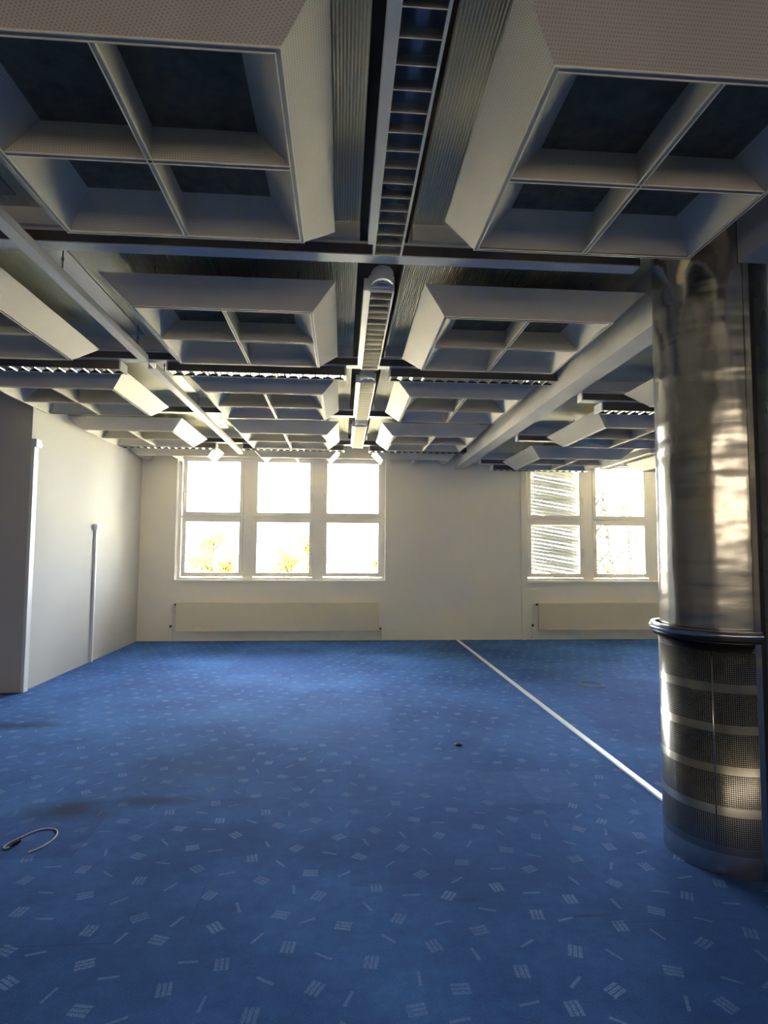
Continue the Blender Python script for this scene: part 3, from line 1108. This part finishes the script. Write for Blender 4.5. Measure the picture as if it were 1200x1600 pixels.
def house(x, y, w_, d_, h_, label):
    root = empty('house', (x, y, GZ), label, 'house', 'far houses')
    MB().use('far_wall').box(-w_ / 2, w_ / 2, -d_ / 2, d_ / 2, 0, h_).build('walls', None, root)
    r_ = MB().use('far_roof')
    e = 0.4
    A = [(-w_ / 2 - e, -d_ / 2 - e, h_), (w_ / 2 + e, -d_ / 2 - e, h_), (w_ / 2 + e, d_ / 2 + e, h_), (-w_ / 2 - e, d_ / 2 + e, h_)]
    P, Q = (-w_ / 2 - e, 0, h_ + 2.4), (w_ / 2 + e, 0, h_ + 2.4)
    r_.face([A[0], A[1], Q, P]); r_.face([A[2], A[3], P, Q]); r_.face([A[1], A[2], Q]); r_.face([A[3], A[0], P]); r_.face(A[::-1])
    r_.build('roof', None, root)


house(-5.5, 62, 9, 8, 4.2, 'pale far house with a hipped roof seen through the middle left window')


def tree(x, y, h_, spread, nbr, nleaf, label, seed):
    rnd = random.Random(seed)
    root = empty('autumn_tree', (x, y, GZ), label, 'tree', 'trees outside the windows')
    tr = MB().use('bark')
    pth, rad = [], []
    px = py = 0
    for i in range(9):
        t = i / 8
        pth.append((px, py, h_ * t)); rad.append(0.10 * (1 - t) + 0.012)
        px += rnd.uniform(-0.12, 0.12); py += rnd.uniform(-0.1, 0.1)
    tr.tube(pth, rad, 8)
    tr.build('trunk', None, root)
    br = MB().use('bark')
    tips = []
    for i in range(nbr):
        t = rnd.uniform(0.30, 0.97)
        k = min(int(t * 8), 7)
        p0 = Vector(pth[k]).lerp(Vector(pth[k + 1]), t * 8 - k)
        a = rnd.uniform(0, 2 * PI)
        L = spread * (1.15 - t) * rnd.uniform(0.7, 1.2) + 0.3
        d = Vector((math.cos(a), math.sin(a), rnd.uniform(0.7, 1.6))).normalized()
        p1 = p0 + d * L * 0.5
        p2 = p1 + (d + Vector((rnd.uniform(-.3, .3), rnd.uniform(-.3, .3), rnd.uniform(0, .4)))).normalized() * L * 0.5
        br.tube([p0, p1, p2], [0.036, 0.024, 0.010], 5)
        tips.append((p0, p1, p2))
        for q in range(4):
            s = rnd.random()
            b0 = p0.lerp(p1, s) if q < 1 else p1.lerp(p2, s)
            d2 = Vector((rnd.uniform(-1, 1), rnd.uniform(-1, 1), rnd.uniform(0.1, 1.2))).normalized()
            b1 = b0 + d2 * L * rnd.uniform(0.2, 0.4)
            br.tube([b0, b1], [0.013, 0.006], 4)
            tips.append((b0, b0.lerp(b1, .5), b1))
    br.build('branches', None, root)
    lf = MB().use('leaf')
    for i in range(int(nleaf * 2.2)):
        p0, p1, p2 = rnd.choice(tips)
        p = p1.lerp(p2, rnd.random()) + Vector((rnd.gauss(0, .12), rnd.gauss(0, .12), rnd.gauss(0, .12)))
        u = Vector((rnd.uniform(-1, 1), rnd.uniform(-1, 1), rnd.uniform(-1, 1))).normalized() * rnd.uniform(0.04, 0.08)
        v = u.cross(Vector((rnd.uniform(-1, 1), rnd.uniform(-1, 1), rnd.uniform(-1, 1)))).normalized() * rnd.uniform(0.02, 0.045)
        lf.face([p - u, p - v, p + u, p + v])
    if nleaf:
        lf.build('leaves', None, root, weld=False)


tree(-5.35, 17.0, 5.9, 2.3, 34, 2600, 'tall yellow autumn tree filling the lower left pane of the left window', 1)
tree(-4.35, 19.5, 5.6, 1.7, 24, 1500, 'thin yellow tree beside the first post of the left window', 2)
tree(-2.0, 23.0, 5.2, 1.7, 24, 1500, 'round yellow tree in the middle lower pane of the left window', 3)
tree(-1.35, 28.5, 6.4, 2.0, 26, 1500, 'farther yellow tree at the right edge of the middle lower pane', 4)
tree(1.25, 22.0, 4.9, 1.1, 16, 900, 'low yellow treetop in the lower right corner of the left window', 5)
tree(6.2, 13.6, 7.0, 0.9, 24, 260, 'slender sparse tree at the left edge of the clear right window pane', 6)
tree(7.5, 15.6, 6.9, 0.9, 24, 260, 'slender sparse tree in the middle of the clear right window pane', 7)
tree(9.1, 17.8, 7.0, 0.9, 24, 300, 'slender sparse tree at the right edge of the clear right window pane', 8)
